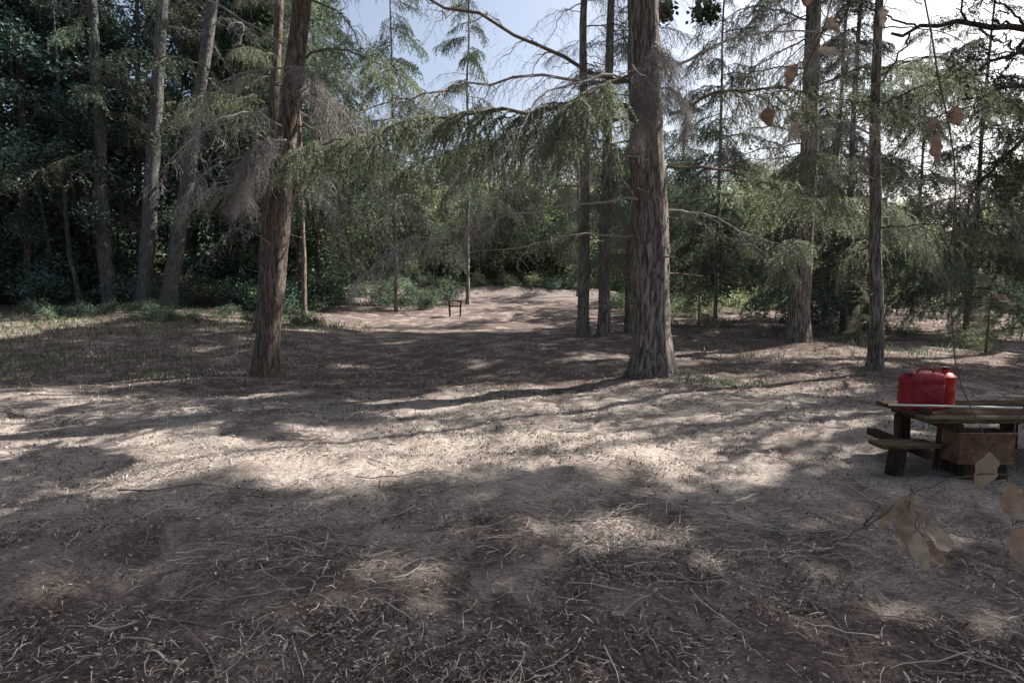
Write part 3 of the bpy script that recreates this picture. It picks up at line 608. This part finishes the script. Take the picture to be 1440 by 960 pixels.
# ------------------------------------------------------------ near dead-leaf twigs
def m_dry(name,a,b_,c_):
    m,n=newmat(name); r=N(n,'ShaderNodeNewGeometry').outputs['Random Per Island']; x=noise(n,60,5,.65,mapping(n,(1,1,1),'Object')); y=noise(n,14,3,.6,mapping(n,(1,1,1),'Object'))
    c=ramp(n,math_(n,'ADD',math_(n,'MULTIPLY',r,.5),math_(n,'MULTIPLY',y.outputs[0],.5)),[(.1,a),(.45,b_),(.8,c_)])
    sp=ramp(n,x.outputs[0],[(.3,(.5,.45,.4)),(.5,(1,1,1))]); col=mixc(n,.7,c.outputs[0],sp.outputs[0],'MULTIPLY')
    finish(n,col,.65,x.outputs[0],.4,.003,transl=.2,spec=.3); return m
TAN=m_dry("tan_leaf",(.24,.18,.13),(.42,.35,.27),(.6,.53,.43)); ORG=m_dry("russet_leaf",(.2,.115,.08),(.33,.22,.165),(.47,.37,.3))
br=B()
def leaf(p,d,L,W,face,m,curl=.25):
    L*=1.15; W*=1.15
    p=np.array(p,float); d=np.array(d,float); d/=np.linalg.norm(d); f=np.array(face,float); s=np.cross(d,f); s/=np.linalg.norm(s); nrm=np.cross(s,d)
    n=13; u=np.linspace(0,1,n); wd=W*.5*np.sin(PI*u**.85)**.8; wd[0]=.001; wd[-1]=.0008; rows=[]
    for i in range(n):
        c=p+d*L*u[i]+nrm*(curl*L*(u[i]-.5)**2+.0025*math.sin(u[i]*15+L*900))+s*.004*math.sin(u[i]*4)
        rows.append([c+s*wd[i]*q_+nrm*(abs(q_)*wd[i]*.45+.0015*math.sin(u[i]*22+q_*3)) for q_ in(-1,-.5,0,.5,1)])
    i=np.arange(n-1)[:,None]*5; j=np.arange(4)[None,:]; br.add(np.array(rows),np.stack([i+j,i+j+1,i+5+j+1,i+5+j],-1).reshape(-1,4),m)
    br.tube([p-d*.02+nrm*.004,p-d*.008,p],[.0008,.001,.001],5,0)
def tw(pts,r): P=smooth_path(pts,20); P[1:-1]+=np.random.default_rng(5).normal(0,.0025,(18,3)); br.tube(P,r*np.linspace(1,.5,20),6,0,True)
tw([(.85,1.3,2.5),(.855,1.25,2.2),(.9,1.2,1.91),(.92,1.2,1.70),(.93,1.19,1.46),(.99,1.18,1.31),(1.0,1.17,1.255)],.0018)
tw([(.7,1.3,2.5),(.68,1.27,2.2),(.62,1.25,2.06),(.6,1.24,1.96),(.59,1.24,1.94)],.0016)
tw([(.68,1.27,2.15),(.56,1.25,2.05),(.54,1.24,1.97)],.0014); tw([(.855,1.25,2.18),(.78,1.24,2.2),(.77,1.24,2.16)],.0013)
tw([(1.25,1.2,1.5),(1.12,1.19,1.4),(1.06,1.18,1.28),(1.05,1.17,1.19)],.002); tw([(1.3,1.2,1.15),(1.1,1.17,1.2),(.95,1.16,1.2),(.83,1.15,1.165)],.0018)
tw([(.83,1.15,1.165),(.79,1.15,1.13),(.70,1.15,1.07),(.66,1.15,1.05)],.0018); tw([(.74,1.15,1.1),(.77,1.15,1.14)],.002)
tw([(1.3,1.2,1.62),(1.1,1.2,1.6),(1.0,1.2,1.585),(.95,1.2,1.59)],.0015); tw([(.9,1.2,1.95),(.87,1.2,1.93),(.865,1.2,1.91)],.0012)
tw([(1.25,1.2,1.1),(1.12,1.18,1.1),(1.07,1.17,1.09)],.0018); tw([(.83,1.15,1.165),(.85,1.15,1.12),(.865,1.15,1.07)],.0014)
F=(0,-1,.15)
for (p,d,L,W,f,m,c) in [((1.005,1.17,1.25),(-.3,0,-1),.072,.05,(.2,-1,.2),0,.2),
 ((.825,1.14,1.168),(-.5,0,-1),.05,.036,(.1,-1,.4),0,.2),((.80,1.15,1.135),(-.8,0,-1),.056,.026,(.5,-1,0),0,.5),
 ((.815,1.13,1.14),(-.15,-.1,-1),.062,.03,(-.4,-1,0),0,.3),((.845,1.15,1.14),(.5,0,-1),.06,.026,(.6,-1,.2),1,.4),((.86,1.14,1.10),(1,0,-.9),.07,.036,(0,-1,.6),0,.15),((.85,1.15,1.085),(.15,-.2,-1),.07,.03,(-.5,-1,.1),0,.3),((.87,1.15,1.065),(.7,0,-1),.06,.032,(.3,-1,.3),1,.3),((.83,1.16,1.10),(-.2,0,-1),.06,.028,(.5,-1,.1),0,.3),
 ((1.05,1.17,1.185),(.1,0,-1),.072,.05,(.1,-1,.2),1,.2),((1.07,1.17,1.09),(.3,0,-1),.08,.05,F,1,.2),((1.0,1.2,1.585),(.5,0,-.25),.06,.02,(0,-1,1),0,.2),((.865,1.2,1.905),(0,0,-1),.05,.028,(.2,-1,.1),1,.25),
 ((.9,1.2,1.96),(.2,0,-1),.036,.026,(-.3,-1,.1),1,.3),((.875,1.2,1.93),(-.7,0,-.4),.035,.018,F,1,.3),((.59,1.24,1.945),(.15,0,-1),.04,.026,(.5,-1,0),0,.3),((.54,1.24,1.97),(0,0,-1),.035,.024,(-.2,-1,0),1,.3),
 ((.6,1.25,2.06),(-.5,0,-1),.045,.022,F,1,.3),((.64,1.25,2.09),(.9,0,-.1),.04,.018,F,0,.3),((.61,1.25,2.22),(0,0,-1),.04,.03,F,1,.3),((.77,1.24,2.17),(-.2,0,-1),.035,.022,(.4,-1,0),0,.3),((.66,1.26,2.16),(.8,0,-.9),.04,.018,F,1,.3)]:
    leaf(p,d,L,W,f,m+1,c)
obj("hanging_leafy_branch",br.mesh("hanging_leafy_branch",[TWIG,TAN,ORG],True))

# ------------------------------------------------------------ camera
cam=bpy.data.cameras.new("camera"); co=bpy.data.objects.new("camera",cam); COL.objects.link(co)
cam.lens=20; cam.sensor_width=36; cam.clip_start=.05; cam.clip_end=1500
co.location=(0,0,1.6); co.rotation_euler=(math.radians(90-5.71),0,0); scene.camera=co
